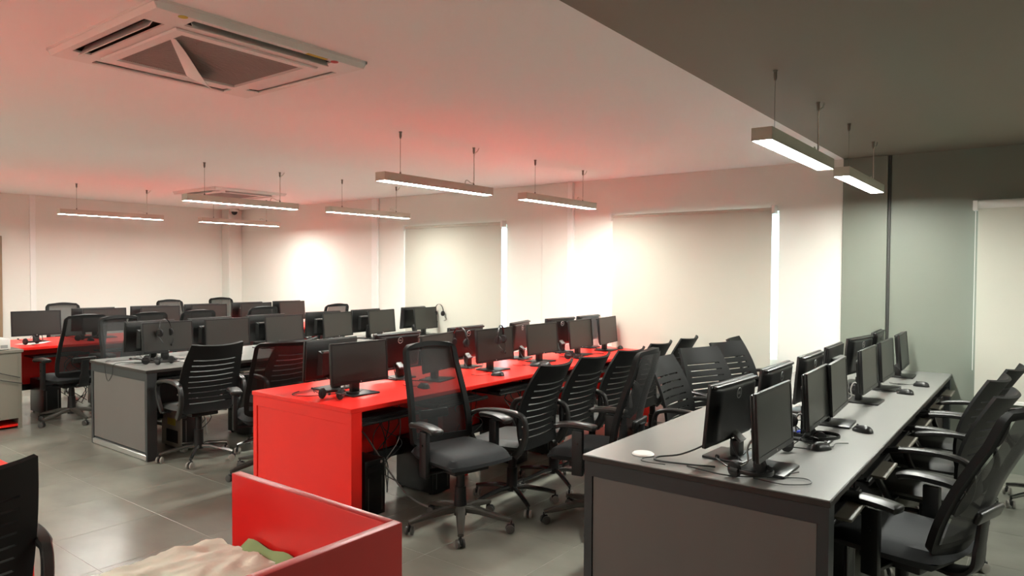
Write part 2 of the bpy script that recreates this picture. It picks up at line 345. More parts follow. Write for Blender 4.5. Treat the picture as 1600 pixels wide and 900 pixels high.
# ------------------------------------------------------------ ceiling cassettes
def cassette(loc, lab, flap):
    t = tag(thing('ceiling_air_conditioner', loc), lab, 'air conditioner', 'ceiling cassette air conditioners')
    W2 = .505; zt = 0; zb = -.035
    def frame(a, b, z0, z1):
        m = MB()
        vo = [(-a, -a), (a, -a), (a, a), (-a, a)]; vi = [(-b, -b), (b, -b), (b, b), (-b, b)]
        return vo, vi
    # panel with four vent openings: ring of boxes
    BP = [-.505, -.494, -.465, -.385, -.335, 0, .335, .385, .465, .494, .505]
    def pz(i, j): return -.010 if i in (0, 10) or j in (0, 10) else zb
    def skip(u, v, i, j):
        band = lambda q: q in (2, 7); mid = lambda q: 4 <= q <= 5
        return (band(i) and mid(j)) or (band(j) and mid(i)) or (mid(i) and mid(j))
    m = MB().sheet(lambda u, v: (BP[round((u+1)*5)], BP[round(v*10)], pz(round((u+1)*5), round(v*10))), 10, 10, skip, .008)
    for k in range(4):
        m.box(-.507, .507, .497, .507, -.012, 0, R(90*k, 'Z'))
    m.obj('panel', M_ACW, t)
    MB().box(-.47, .47, -.47, .47, -.004, -.001).obj('vent_cavity', M_HOLE, t, smooth=0)
    for k in range(4):
        op = -58 if k in (2, 3) else 4
        Mx = R(90*k, 'Z') @ T(0, .424, zb+.012) @ R(op, 'X')
        MB().rbox(-.328, .328, -.037, .037, -.002, .002, .0015, 1, Mx).obj('louvre', M_ACW, t)
    g = MB()
    for k in range(4): g.add([(-.345, -.345, zb-.002), (.345, -.345, zb-.002), (.338, -.338, zb-.010), (-.338, -.338, zb-.010), (-.295, -.295, zb-.010), (.295, -.295, zb-.010), (.292, -.292, zb+.008), (-.292, -.292, zb+.008)], [(0, 1, 2, 3), (3, 2, 5, 4), (4, 5, 6, 7)], R(90*k, 'Z'))
    gr = g.obj('grille_frame', M_ACW, t)
    s = MB(); s.box(-.292, .292, -.292, .292, zb+.004, zb+.008)
    for k in range(64): yy = -.289+k*.0091; s.box(-.292, .292, yy, yy+.004, zb-.001, zb+.005)
    s.obj('grille', M_ACG, gr, smooth=0)
    if flap:
        f = MB(); f.sheet(lambda u, v: (.21-.48*v+.035*u*v, -.29+.38*v+(.012+.035*v)*u, zb-.006-(.012+.06*math.sin(PI*min(1, v*.75)))*(.5+.5*u)*v), 5, 12, None, .002)
        f.obj('loose_flap', M_ACW, t)
        MB().rbox(-.012, .012, .0, .004, zb-.004, zb+.002, .001, 1, T(-.30, .05, -.006)).obj('latch', M_HOLE, t)
        MB().lathe([(.018, zb-.0015), (.018, zb)], 14, T(.478, -.385, 0)).obj('sticker', M_YEL, t)
        MB().box(.468, .490, .18, .29, zb-.0015, zb).obj('sticker', M_YEL, t, smooth=0)
        MB().lathe([(.018, zb-.0025), (.018, zb)], 12, T(.478, .335, 0)).obj('sticker', M_STR, t)
    return t
a1 = cassette((-3.14, 1.78, ZC), 'large white ceiling cassette air conditioner at upper left', True)
a2 = cassette((-8.60, 5.13, ZC), 'far white ceiling cassette air conditioner behind the pendant lamps', False)
t = tag(thing('security_camera', (-10.86, 6.55, ZC)), 'small white dome security camera in the far corner', 'camera')
MB().lathe([(.07, -.05), (.075, -.03), (.075, 0)], 16).obj('mount', M_WHITE, t)
MB().lathe([(.005, -.105), (.03, -.095), (.045, -.075), (.05, -.05)], 16).obj('dome', M_BLK2, t)

# ------------------------------------------------------------ desks
def desk(name, lab, x0, x1, y0, y1, mt, me, mf, mp, mmod, seats, grp, right=True, trays=True, base=True):
    cx = (x0+x1)/2; L = y1-y0; w = (x1-x0)/2
    t = tag(thing(name, (cx, y0, 0)), lab, 'desk', grp)
    MB().rbox(-w, w, 0, L, .722, .75, .003, 1).obj('tabletop', mt, t)
    if me is not mt: MB().rbox(-w-.001, w+.001, -.0015, L, .7225, .7465, .002, 1).obj('edge_band', me, t)
    for y in (.008, L-.088):
        m = MB()
        zb = .0
        m.box(-w+.005, -w+.045, y, y+.08, zb, .722).box(w-.045, w-.005, y, y+.08, zb, .722).box(-w+.045, w-.045, y, y+.08, .655, .722)
        m.box(-w+.045, w-.045, y+.012, y+.07, .0, .06)
        f = m.obj('end_frame', mf, t, smooth=0)
        MB().rbox(-w+.047, w-.047, y+.006, y+.03, .068, .653, .002, 1).obj('inset_panel', mp, f)
        MB().rbox(-w+.03, w-.03, y-.002, y+.02, 0.004, .05, .004, 1).obj('base_rail', M_ALU if base else mf, f)
    MB().box(-.015, .015, .09, L-.09, .30, .722).obj('modesty_panel', mmod, t, smooth=0)
    n = len(seats)
    for k in range(1, 3):
        y = L*k/3
        MB().box(-.25, .25, y-.015, y+.015, 0, .722).obj('support_panel', mmod, t, smooth=0)
    MB().box(-.06, .06, .1, L-.1, .24, .30).obj('cable_tray', M_BLK, t, smooth=0)
    for s, ok in ((1, right and trays),):
        if not ok: continue
        for y in seats:
            yy = y-y0
            tr = MB().rbox(min(s*(w-.30), s*(w-.01)), max(s*(w-.30), s*(w-.01)), yy-.27, yy+.27, .628, .642, .004, 1).obj('keyboard_tray', M_BLK2, t)
            MB().box(min(s*(w-.03), s*(w-.02)), max(s*(w-.03), s*(w-.02)), yy-.27, yy+.27, .642, .652).obj('tray_lip', M_BLK2, tr, smooth=0)
            if mt is M_GTOP and s > 0:
                MB().rbox(w-.022, w+.045, yy-.19, yy+.12, .636, .648, .003, 1).obj('palm_rest', M_TRAY, tr)
    return t
Y0, Y1 = 2.71, 6.755
YA = [3.02, 3.70, 4.20, 4.93, 5.58, 6.34]
DX = {'A': (-1.66, -.612), 'B': (-4.29, -3.262), 'C': (-6.85, -5.79), 'D': (-9.42, -8.37)}
SEAT = [3.05, 3.74, 4.42, 5.08, 5.76, 6.42]
dA = desk('shared_desk', 'front grey shared desk at right with dark end panel', *DX['A'], Y0, Y1, M_GTOP, M_GEDGE, M_GFRAME, M_GPANEL, M_DARKP, SEAT, 'long shared desks')
dB = desk('shared_desk', 'middle red shared desk running towards the window', *DX['B'], Y0, Y1, M_RED, M_RED, M_RED, M_RED, M_RED, SEAT, 'long shared desks', base=False)
dC = desk('shared_desk', 'left grey shared desk with pale end panel and metal foot rail', *DX['C'], Y0, Y1, M_GTOP, M_GEDGE, M_GFRAME, M_GPANEL, M_DARKP, SEAT, 'long shared desks')
dD = desk('shared_desk', 'far left red shared desk behind the grey cabinet', *DX['D'], 2.3, Y1, M_RED, M_RED, M_RED, M_RED, M_RED, SEAT, 'long shared desks', base=False)
dE = desk('shared_desk', 'red shared desk at lower left corner, mostly outside the frame', -4.25, -3.19, -2.9, 1.06, M_RED, M_RED, M_RED, M_RED, M_RED, [], 'long shared desks', base=False)
so = MB().rbox(.015, .023, .30, .38, .45, .57, .003, 1).obj('power_outlet', M_WHITE, dB)
MB().box(.0232, .0245, .335, .345, .50, .52).obj('socket_hole', M_BLK, so, smooth=0)

# small partitioned red desk in the foreground
t = tag(thing('partition_desk', (-1.42, .62, 0)), 'low red partitioned desk in the foreground with raised back and side screens', 'desk')
MB().rbox(-.315, .285, -.75, .415, .705, .735, .002, 1).obj('tabletop', M_RED_SHADED, t)
MB().rbox(-.315, .286, .415, .442, .0, 1.03, .0025, 2).obj('back_screen', M_RED_SHADED, t)
MB().rbox(.286, .313, -.75, .442, .0, 1.03, .0025, 2).obj('side_screen', M_RED_SHADED, t)
MB().rbox(-.315, -.29, -.75, .415, .0, .705, .002, 1).obj('side_panel', M_RED_SHADED, t)
# cloth sheet lying on it
def clothf(u, v):
    x = -.325+.28*(u+1); y = -.72+1.12*v
    n = math.sin(9*u+4*v)*.006+math.sin(17*v+6*u)*.005+math.sin(23*u-9*v)*.003+abs(math.sin(5*v*u+3*u))*.010
    z = .862+n*.45+.009*mnoise.noise((x*9, y*9, 1.3))+.008*mnoise.noise((x*24, y*21, 4.1))+.006*abs(mnoise.noise((x*55, y*48, 9.7)))
    y += (.012*math.sin(7*u)+.010*math.sin(15*u+1)+.035*u)*v
    z -= .045*max(0, u-.3)
    return (x, min(y, .385+.012*math.sin(9*u)), z)
cl = tag(thing('cloth_sheet', (-1.42, .62, 0)), 'crumpled cream cloth sheet lying on the low red desk', 'cloth')
def slab(fn, zb, nu, nv):
    vs = []; fs = []; n = nu+1; N = n*(nv+1)
    for b in (0, 1):
        for j in range(nv+1):
            for i in range(n):
                p = fn(-1+2*i/nu, j/nv); vs.append(p if not b else (p[0], p[1], zb))
    for j in range(nv):
        for i in range(nu):
            q = (j*n+i, j*n+i+1, (j+1)*n+i+1, (j+1)*n+i); fs.append(q); fs.append(tuple(N+k for k in q[::-1]))
    ring = list(range(n))+[j*n+nu for j in range(1, nv+1)]+[nv*n+i for i in range(nu-1, -1, -1)]+[j*n for j in range(nv-1, 0, -1)]
    for k in range(len(ring)): a, b = ring[k], ring[(k+1) % len(ring)]; fs.append((a, b, N+b, N+a))
    return MB().add(vs, fs)
slab(clothf, .737, 70, 90).obj('sheet', M_CLOTH, cl)
MB().sheet(lambda u, v: (-.22+.13*(u+1), .37+.035*v, .855+.022*v+.005*math.sin(6*u)), 12, 3, None, .002).obj('green_hem', M_GREEN, cl)
MB().sheet(lambda u, v: (.08+.05*(u+1)*.8, .36+.035*v, .80+.075*v-.02*u), 3, 3, None, .002).obj('mauve_patch', M_PURP, cl)

# grey cabinet at the left frame edge
t = tag(thing('low_cabinet', (-8.32, 2.1, 0)), 'grey beige low cabinet cut by the left frame edge', 'cabinet')
MB().rbox(-.03, .325, -.6, .465, .745, .775, .003, 1).obj('top', M_CAB, t)
m = MB(); m.box(.29, .31, -.58, .45, .10, .745).box(.29, .312, .42, .45, 0, .745).box(.29, .312, -.58, -.55, 0, .745)
m.obj('side_panel', M_CAB, t, smooth=0)
MB().box(-.02, .29, .43, .45, 0, .745).box(-.02, .29, -.58, -.56, 0, .745).obj('end_panel', M_CAB, t, smooth=0)
MB().box(-.02, .0, -.56, .43, 0, .745).obj('back_panel', M_RED, t, smooth=0)
MB().box(0, .29, -.56, .43, .02, .04).obj('bottom_shelf', M_RED, t, smooth=0)
t = tag(thing('white_box', (-8.14, 2.42, .775)), 'small white electronic box on the grey cabinet', 'box')
MB().rbox(-.12, .12, -.1, .045, .004, .11, .01, 3).obj('casing', M_WHITE, t)
MB().box(.1202, .1212, -.04, .02, .02, .05).obj('label_plate', M_SILV, t, smooth=0)
for q in (-.09, .09):
    for p in (-.08, .03): MB().lathe([(.01, 0), (.01, .005)], 8, T(q, p, 0)).obj('foot', M_BLK, t)
for k, (a, b) in enumerate((((-7.993, 2.15, .72), (-7.993, 2.53, .50)), ((-7.993, 2.12, .64), (-7.993, 2.55, .44)))):
    tag(MB().tube(cr([(a[0]+.006, a[1], a[2]), (a[0]+.008, (a[1]+b[1])/2-.04, (a[2]+b[2])/2-.02), (b[0]+.006, b[1], b[2])], 6), .004, 6).obj('cable', M_CABLE), ['upper black cable draped across the grey cabinet side', 'lower black cable draped across the grey cabinet side'][k], 'cable', 'cables on the cabinet')

# ------------------------------------------------------------ monitors
def logo(parent, loc):
    cu = bpy.data.curves.new('logo_text', 'FONT'); cu.body = 'DELL'; cu.size = .017; cu.align_x = 'CENTER'; cu.align_y = 'CENTER'; cu.extrude = .0006
    to = bpy.data.objects.new('logo_text', cu); COL.objects.link(to)
    dg = bpy.context.evaluated_depsgraph_get(); me = to.evaluated_get(dg).to_mesh()
    m = MB()
    Mt = T(0, 0, 0) @ R(90, 'X') @ Matrix.Diagonal((.72, 1, 1, 1))      # text in xz plane facing -y
    Mt = R(-90, 'Z') @ Mt                                                 # facing -x
    m.add([v.co.copy() for v in me.vertices], [tuple(p.vertices) for p in me.polygons], Mt)
    bpy.data.objects.remove(to)
    ring = [(0, .0225*math.cos(2*PI*k/28), .0225*math.sin(2*PI*k/28)) for k in range(29)]
    m.tube(ring, .0018, 6, caps=False)
    return m.obj('logo', M_SILV, parent, loc, smooth=30)
PW, PH, PZ = .235, .275, .075    # half width, height, bottom above desk
def panel_front(t, tilt, chin):
    Mx = T(0, 0, PZ) @ R(-tilt, 'Y')
    m = MB(); b = .013
    m.rbox(-.012, .0, -PW, PW, 0, PH, .003, 2, Mx)
    m.box(0, .004, -PW+.001, -PW+b, .001, PH-.001, Mx).box(0, .004, PW-b, PW-.001, .001, PH-.001, Mx).box(0, .004, -PW+b, PW-b, PH-b, PH-.001, Mx).box(0, .004, -PW+b, PW-b, .001, chin, Mx)
    m.obj('bezel', M_BEZEL, t, smooth=30)
    MB().box(.0, .0015, -PW+b, PW-b, chin, PH-b, Mx).obj('screen', M_SCREEN, t, smooth=0)
    MB().lathe([(.005, 0), (.005, .001)], 12, Mx @ T(.004, 0, chin/2) @ R(90, 'Y')).obj('front_badge', M_SILV, t)
    return Mx
def mon_round():
    # rounded back shell with ring logo, slanted grey neck, rectangular plate
    t = thing('monitor'); Mx = panel_front(t, 5, .016)
    def fn(u, v):
        e = max(abs(u), abs(2*v-1)); d = .030*(1-max(0, (abs(u)-.75)/.25)**2)*(1-max(0, (abs(2*v-1)-.82)/.18)**2)
        return Mx @ Vector((-.010-d, u*(PW-.002), .002+v*(PH-.004)))
    bs = MB().sheet(fn, 24, 24, None, .002).obj('back_shell', M_MBACK, t)
    MB().rbox(-.036, -.010, -PW+.012, PW-.012, PH-.017, PH-.003, .005, 2, Mx).obj('top_strip', M_BEZEL, bs)
    lg = logo(t, (0, 0, 0)); lg.matrix_local = Mx @ T(-.0415, 0, PH-.055)
    m = MB(); m.rbox(-.075, -.030, -.030, .030, .010, .085, .008, 2)
    m.obj('stand_column', M_BLK2, t)
    m = MB(); m.ribbon([(-.026, 0, .125), (-.045, 0, .108), (-.080, 0, .080)], (0, 1, 0), .058, .02)
    m.obj('stand_neck', M_NECK, t)
    MB().rbox(-.125, .065, -.105, .105, 0, .012, .004, 2).obj('stand_base', M_BLK2, t)
    m = MB(); m.tube(cr([(-.045, .05, .10), (-.06, .06, .06), (-.09, .07, .02), (-.13, .09, .006), (-.16, .04, .004)], 5), .004, 6)
    m.obj('video_cable', M_CABLE, t)
    return t
def mon_box():
    # square hump on the back, straight column
    t = thing('monitor'); Mx = panel_front(t, 3, .022)
    m = MB(); m.rbox(-.026, -.011, -PW+.004, PW-.004, .006, PH-.004, .008, 2, Mx)
    bs = m.obj('back_shell', M_MBACK, t)
    h = MB(); vs = [(-.024, -.135, .03), (-.024, .135, .03), (-.024, .135, .20), (-.024, -.135, .20), (-.055, -.115, .035), (-.055, .115, .035), (-.055, .115, .182), (-.055, -.115, .182)]
    h.add(vs, [(0, 1, 2, 3), (4, 7, 6, 5), (0, 4, 5, 1), (1, 5, 6, 2), (2, 6, 7, 3), (3, 7, 4, 0)], Mx)
    h.obj('electronics_hump', M_MBACK, t, smooth=0)
    MB().rbox(-.057, -.027, -.112, .112, .183, .199, .003, 1, Mx @ T(0, 0, 0)).obj('lit_bevel_strip', M_NECK, t)  # paler grey laid on the hump's top bevel where it catches light
    m = MB(); m.rbox(-.085, -.050, -.032, .032, .008, .16, .006, 2).obj('stand_column', M_BLK2, t)
    MB().rbox(-.13, .065, -.11, .11, 0, .011, .004, 2).obj('stand_base', M_BLK2, t)
    m = MB(); m.tube(cr([(-.058, -.03, .11), (-.09, -.035, .12), (-.105, -.05, .08), (-.10, -.06, .03), (-.14, -.1, .005)], 5), .0045, 6)
    m.obj('video_cable', M_GCABLE, t)
    return t
protoR = mon_round(); protoB = mon_box(); used = {}
ORD = ['nearest', 'second', 'third', 'fourth', 'fifth', 'farthest']
RN = {'A': 'front grey desk', 'B': 'middle red desk', 'C': 'left grey desk', 'D': 'far red desk'}
MON = {
 'AR': (-.90, [(2.99, 0, 'B'), (3.69, 2, 'B'), (4.12, 3, 'B'), (4.94, 0, 'B'), (5.57, 0, 'B'), (6.32, 2, 'R')]),
 'AL': (-1.13, [(3.09, -3, 'R'), (3.72, 0, 'R'), (4.37, 0, 'R'), (4.99, 1, 'B'), (5.74, -8, 'R'), (6.42, 2, 'R')]),
 'BR': (-3.63, [(3.09, -2, 'B'), (3.86, 12, 'R'), (4.53, -1, 'B'), (5.22, -1, 'R'), (5.88, 4, 'R'), (6.41, 8, 'R')]),
 'BL': (-3.96, [(3.11, 4, 'B'), (3.73, -1, 'R'), (4.52, 2, 'R'), (5.28, 16, 'R'), (5.98, -5, 'R'), (6.52, 2, 'R')]),
 'CR': (-6.29, [(3.14, 2, 'B'), (3.72, 2, 'B'), (4.36, 2, 'R'), (5.05, 10, 'R'), (5.70, 8, 'R'), (6.44, 8, 'R')]),
 'CL': (-6.55, [(3.10, 4, 'B'), (3.68, 4, 'B'), (4.30, 2, 'B'), (5.04, -1, 'B'), (5.66, 4, 'B'), (6.45, 6, 'R')]),
 'DR': (-8.90, [(2.98, -8, 'R'), (3.69, -6, 'B'), (4.35, -6, 'B'), (5.0, -6, 'B'), (5.70, -4, 'B'), (6.30, 6, 'R')]),
 'DL': (-9.14, [(3.66, -4, 'B'), (4.33, -4, 'B'), (5.02, -4, 'B'), (5.70, -4, 'B'), (6.36, -2, 'B')]),
}
MP = {}
for key, (x, L) in MON.items():
    sd = key[1]
    for i, (y, a, k) in enumerate(L):
        pr = protoR if k == 'R' else protoB
        if k in used: o = copytree(pr)
        else: o = pr; used[k] = 1
        o.location = (x+(.012 if sd == 'R' else -.012), y, .75)
        # screens on the right face +x; those on the left face -x
        o.rotation_euler = (0, 0, rad(a) if sd == 'R' else rad(180+a))
        n = i+1 if key == 'DL' else i
        tag(o, '%s %s on the %s, %s' % (ORD[n], 'monitor', RN[key[0]], 'screen side facing right' if sd == 'R' else 'back side with the screen turned left'), 'monitor', 'monitors on the %s' % RN[key[0]])
        MP[key+str(i+1)] = o

# ------------------------------------------------------------ chairs
def casters(t, r, zleg, ang0, wheelm, legm, plastic):
    for k in range(5):
        a = rad(ang0+72*k); c, s = math.cos(a), math.sin(a)
        m = MB()
        if plastic: m.ribbon([(.02*c, .02*s, .125), (.12*c, .12*s, .118), (r*.75*c, r*.75*s, .092), (r*c, r*s, .075)], (-s, c, 0), [.062, .055, .042, .034], [.04, .036, .028, .02])
        else: m.tube([(.02*c, .02*s, .112), (.10*c, .10*s, .113), (r*.8*c, r*.8*s, .088), (r*c, r*s, .074)], [.019, .017, .0145, .013], 8)
        m.obj('base_leg', legm, t)
        Mc = T(r*c, r*s, 0) @ R(ang0+72*k+random.choice((20, 60, 110, 150)), 'Z')
        cs = MB(); cs.lathe([(.006, .045), (.006, .075)], 8, Mc).rbox(-.026, .02, -.006, .006, .022, .056, .004, 1, Mc)
        co = cs.obj('caster', M_BLK, t)
        w = MB()
        for q in (-1, 1): w.lathe([(.018, -.009), (.026, -.006), (.026, .006), (.018, .009)], 14, Mc @ T(-.008, q*.0165, .026) @ R(90, 'X'))
        w.obj('wheel', wheelm, co)
def cushion(lx, ly, z0, z1, front=.02, n=14):
    # rounded seat pad, slightly dished, waterfall front (+x)
    vs = []; fs = []
    def pt(u, v, top):
        x = u*lx/2; y = v*ly/2
        k = (abs(u)**5+abs(v)**5)
        sq = 1-.10*(abs(u)*abs(v))**2
        e = max(0., 1-max(abs(u), abs(v))**6)
        z = z0+(z1-z0)*(.45+.55*e**.5) - (.012*(1-u*u)*(1-v*v)) - front*max(0, u)**3 if top else z0+(z1-z0)*(.45-.45*e**.5) - front*.3*max(0, u)**3
        return (x*sq, y*sq*(1-.05*max(0, -u)), z)
    m = MB()
    for top in (True, False):
        k = len(vs)
        for j in range(n+1):
            for i in range(n+1): vs.append(pt(-1+2*i/n, -1+2*j/n, top))
        for j in range(n):
            for i in range(n): fs.append((k+j*(n+1)+i, k+j*(n+1)+i+1, k+(j+1)*(n+1)+i+1, k+(j+1)*(n+1)+i))
    N = (n+1)**2; ring = [i for i in range(n+1)]+[j*(n+1)+n for j in range(1, n+1)]+[n*(n+1)+i for i in range(n-1, -1, -1)]+[j*(n+1) for j in range(n-1, 0, -1)]
    for i in range(len(ring)): a, b = ring[i], ring[(i+1) % len(ring)]; fs.append((a, b, N+b, N+a))
    return m.add(vs, fs)
def slot_chair():
    t = thing('slotted_office_chair')
    cushion(.47, .48, .415, .485, .02).obj('seat', M_SEATL, t)
    def fn(u, v):
        hw = .195+.045*math.sin(PI*min(1, .12+v*.82)); 
        x = -.225+.035*math.sin(PI*v*1.1)-.155*v**1.6+.055*u*u*(.4+.6*v)
        return (x, u*hw, .43+.55*v+.012*u*u*v)
    NV = 62
    def skip(u, v, i, j): return abs(u) < .74 and 8 <= j <= 52 and (j-8) % 5 == 0
    MB().sheet(fn, 16, NV, skip, .017).obj('backrest', M_CHAIRB, t)
    for s in (-1, 1):
        p = cr([(-.185, s*.250, .405), (-.235, s*.254, .46), (-.268, s*.257, .55), (-.262, s*.259, .635), (-.215, s*.262, .672), (-.10, s*.264, .684), (.04, s*.264, .674), (.135, s*.263, .648), (.172, s*.260, .59), (.155, s*.256, .50), (.10, s*.247, .405)], 4)
        n = len(p); ws = [.036 if i < n*.35 else .046 if i < n*.7 else .036 for i in range(n)]
        ts = [.05-.028*min(1, i/(n*.3)) if i < n*.3 else .027 for i in range(n)]
        ar = MB().ribbon(p, (0, 1, 0), ws, ts).obj('armrest', M_ARM, t)
        for q in ((-.245, .52), (-.255, .60)):
            MB().lathe([(.009, 0), (.009, .004), (.004, .007)], 10, T(q[0], s*.275, q[1]) @ R(-90*s, 'X')).obj('bolt', M_CHROME, ar)
        for q in (.07, -.21): MB().rbox(q, q+.055, min(s*.19, s*.255), max(s*.19, s*.255), .40, .415, .003, 1).obj('arm_bracket', M_BLK, ar)
    MB().rbox(-.12, .12, -.11, .11, .375, .412, .008, 2).obj('seat_plate', M_BLK, t)
    MB().tube([(.02, -.10, .385), (.02, -.20, .38), (.02, -.25, .372)], .007, 8).obj('tilt_lever', M_CHROME, t)
    MB().lathe([(.027, .24), (.027, .38)], 14).lathe([(.036, .09), (.038, .12), (.036, .25)], 16).obj('gas_lift', M_BLK, t)
    casters(t, .295, .1, 0, M_WHEELP, M_CHROME, False)
    return t
def mesh_chair():
    t = thing('mesh_office_chair')
    cushion(.49, .50, .415, .515, .03).obj('seat', M_SEATF, t)
    def hwf(v): 
        h = .238-.012*max(0, .25-v)/.25-.040*max(0, v-.15)/.85
        if v > .93: h *= 1-.16*((v-.93)/.07)**2
        if v < .07: h *= 1-.25*((.07-v)/.07)**2
        return h
    def fn(u, v):
        x = -.232+.022*math.sin(PI*min(1, v*1.3))-.150*v+.030*u*u
        return (x, u*hwf(v), .475+.63*v+.008*(1-u*u)*v)
    def skip(u, v, i, j): return abs(u) < .83 and .10 < v < .945
    MB().sheet(fn, 28, 40, skip, .030).obj('back_frame', M_CHAIRB, t)
    MB().sheet(lambda u, v: Vector(fn(u*.88, .08+.89*v))+Vector((-.010, 0, 0)), 16, 24, None, 0).obj('mesh_panel', M_FMESH, t)
    MB().rbox(-.013, .013, -.11, .11, -.028, .028, .012, 3, T(-.290, 0, .66) @ R(-13, 'Y')).obj('lumbar_pad', M_BLK2, t)
    m = MB(); m.ribbon(cr([(-.05, 0, .395), (-.20, 0, .385), (-.275, 0, .42), (-.292, 0, .52), (-.305, 0, .66)], 5), (0, 1, 0), [.10]*5+[.12]*5+[.09]*5+[.07]*6, .026)
    m.obj('back_spine', M_BLK, t)
    for s in (-1, 1):
        ar = MB().rbox(-.035, .035, s*.262-.016, s*.262+.016, .36, .63, .006, 2).rbox(-.03, .03, min(s*.12, s*.27), max(s*.12, s*.27), .375, .395, .004, 1).obj('arm_post', M_BLK, t)
        p = [(-.115, s*.263, .652), (-.06, s*.263, .660), (.04, s*.263, .662), (.11, s*.263, .654), (.145, s*.263, .640)]
        MB().ribbon(cr(p, 4), (0, 1, 0), [.05]+[.082]*14+[.07, .05], [.018]+[.032]*15+[.018]).obj('arm_pad', M_ARM, ar)
        MB().lathe([(.008, 0), (.008, .008)], 10, T(0, s*.278, .55) @ R(-90*s, 'X')).obj('height_button', M_BLK2, ar)
    MB().rbox(-.13, .12, -.13, .13, .365, .412, .01, 2).obj('seat_plate', M_BLK, t)
    MB().tube([(.03, -.12, .39), (.03, -.22, .385), (.03, -.27, .38)], .007, 8).obj('tilt_lever', M_BLK2, t)
    MB().lathe([(.026, .24), (.026, .38)], 14).lathe([(.04, .085), (.04, .13), (.034, .26)], 16).obj('gas_lift', M_BLK, t)
    casters(t, .32, .1, 36, M_WHEEL, M_PLB, True)
    return t
pS = slot_chair(); pH = mesh_chair(); uc = {}
def chair(kind, x, y, face, lab, grp='office chairs', recline=0):
    pr = pS if kind == 'S' else pH
    if kind in uc: o = copytree(pr)
    else: o = pr; uc[kind] = 1; KIDS.setdefault(o.name, kids(o))
    o.location = (x, y, 0); o.rotation_euler = (0, 0, rad(face))
    if recline:
        for c in kids(o):
            if c.name.split('.')[0] in ('back_frame', 'mesh_panel', 'lumbar_pad'):
                c.matrix_local = T(-.23, 0, .47) @ R(-recline, 'Y') @ T(.23, 0, -.47)
    tag(o, lab, 'chair', grp); return o
# aisle between the middle red desk and the front grey desk
chair('H', -2.83, 3.20, -12, 'high mesh-back chair turned to face outward at the middle red desk')
chair('S', -2.86, 3.76, 184, 'slotted chair at the red desk, directly behind the outward-facing mesh chair')
chair('S', -2.87, 4.28, 182, 'third chair along the right side of the red desk, slotted')
chair('S', -2.86, 4.81, 180, 'fourth chair along the right side of the red desk, slotted')
chair('S', -2.90, 5.40, 182, 'fifth chair along the right side of the red desk, slotted')
chair('S', -2.90, 5.96, 184, 'farthest chair along the right side of the red desk, slotted')
chair('H', -2.24, 3.80, 188, 'high mesh-back chair in the aisle, its back against the front grey desk')
chair('S', -1.77, 4.47, 2, 'chair behind the aisle chair, pushed under the front grey desk')
chair('S', -1.84, 5.10, -22, 'slotted chair facing the camera behind the front grey desk monitors')
chair('S', -1.82, 5.68, -18, 'second slotted chair facing the camera, nearer the middle blind')
chair('S', -1.88, 6.22, 8, 'slotted chair pushed up by the middle blind, seen edge-on')
# aisle right of the front grey desk
chair('H', -.47, 3.36, 163, 'high mesh-back chair nearest at the right frame edge, seen side-on', recline=9)
chair('S', -.50, 4.30, 172, 'slotted chair just behind the nearest right-hand mesh chair')
chair('S', -.56, 4.90, 172, 'third chair along the right side of the front grey desk, slotted')
chair('S', -.50, 5.50, 172, 'fourth chair along the right side of the front grey desk, slotted')
chair('S', .05, 5.95, 150, 'dark chair leaning at the right frame edge before the right blind')
# aisle between left grey desk and middle red desk
chair('S', -5.57, 3.03, 176, 'slotted chair with loop arms at the near end of the left grey desk')
chair('S', -5.40, 3.60, 186, 'slotted chair half hidden behind the mesh chair at the left grey desk')
chair('H', -4.76, 3.17, 157, 'tilted high mesh-back chair left of the middle red desk corner', recline=14)
# aisle between far red desk and left grey desk
chair('H', -7.95, 2.97, 182, 'high mesh-back chair at the near end of the far red desk')
chair('H', -6.86, 3.14, 4, 'mesh-back chair half hidden behind the nearest left grey desk monitor')
chair('H', -7.88, 3.55, 182, 'second mesh-back chair from the near end at the far red desk')
chair('H', -7.90, 4.12, 180, 'third mesh-back chair from the near end at the far red desk')
chair('H', -8.02, 5.02, 180, 'fourth mesh-back chair from the near end at the far red desk')
chair('H', -7.95, 6.08, 182, 'farthest mesh-back chair in the aisle by the left blind')
# behind the far red desk
chair('H', -9.98, 3.76, 0, 'leftmost mesh-back chair against the left wall')
chair('H', -9.98, 5.20, 4, 'middle mesh-back chair against the left wall, only its top showing')
chair('H', -10.18, 6.10, 0, 'mesh-back chair in the far corner, only its top showing')
# lower left
chair('S', -2.875, .645, 178, 'slotted chair at the lower left frame corner before the red desk')

# ------------------------------------------------------------ small things
def keyboard():
    t = thing('keyboard')
    MB().rbox(-.065, .065, -.215, .215, 0, .016, .004, 1).obj('case', M_BLK2, t)
    m = MB()
    for r_ in range(5):
        for c in range(19):
            x = -.048+r_*.0205; y = -.203+c*.0216; m.box(x, x+.017, y, y+.018, .016, .022)
    m.obj('keys', M_BLK, t, smooth=0); return t
def mouse():
    t = thing('computer_mouse')
    def fn(u, v):
        a = PI*v; x = .056*u
        w = .031*math.sqrt(max(0, 1-u**4*.999))
        h = .036*math.sqrt(max(0, 1-(abs(u))**3*.999))*(1-.18*u)
        return (x, w*math.cos(a), h*math.sin(a)*.98+.001)
    MB().sheet(fn, 14, 12, None, .001).obj('body', M_BLK2, t)
    MB().lathe([(.007, -.004), (.009, 0), (.007, .004)], 10, T(.03, 0, .029) @ R(90, 'X')).obj('scroll_wheel', M_NECK, t)
    MB().tube(cr([(.054, 0, .008), (.09, .01, .003), (.15, .05, .003), (.21, .03, .003)], 4), .002, 5).obj('lead', M_CABLE, t)
    return t
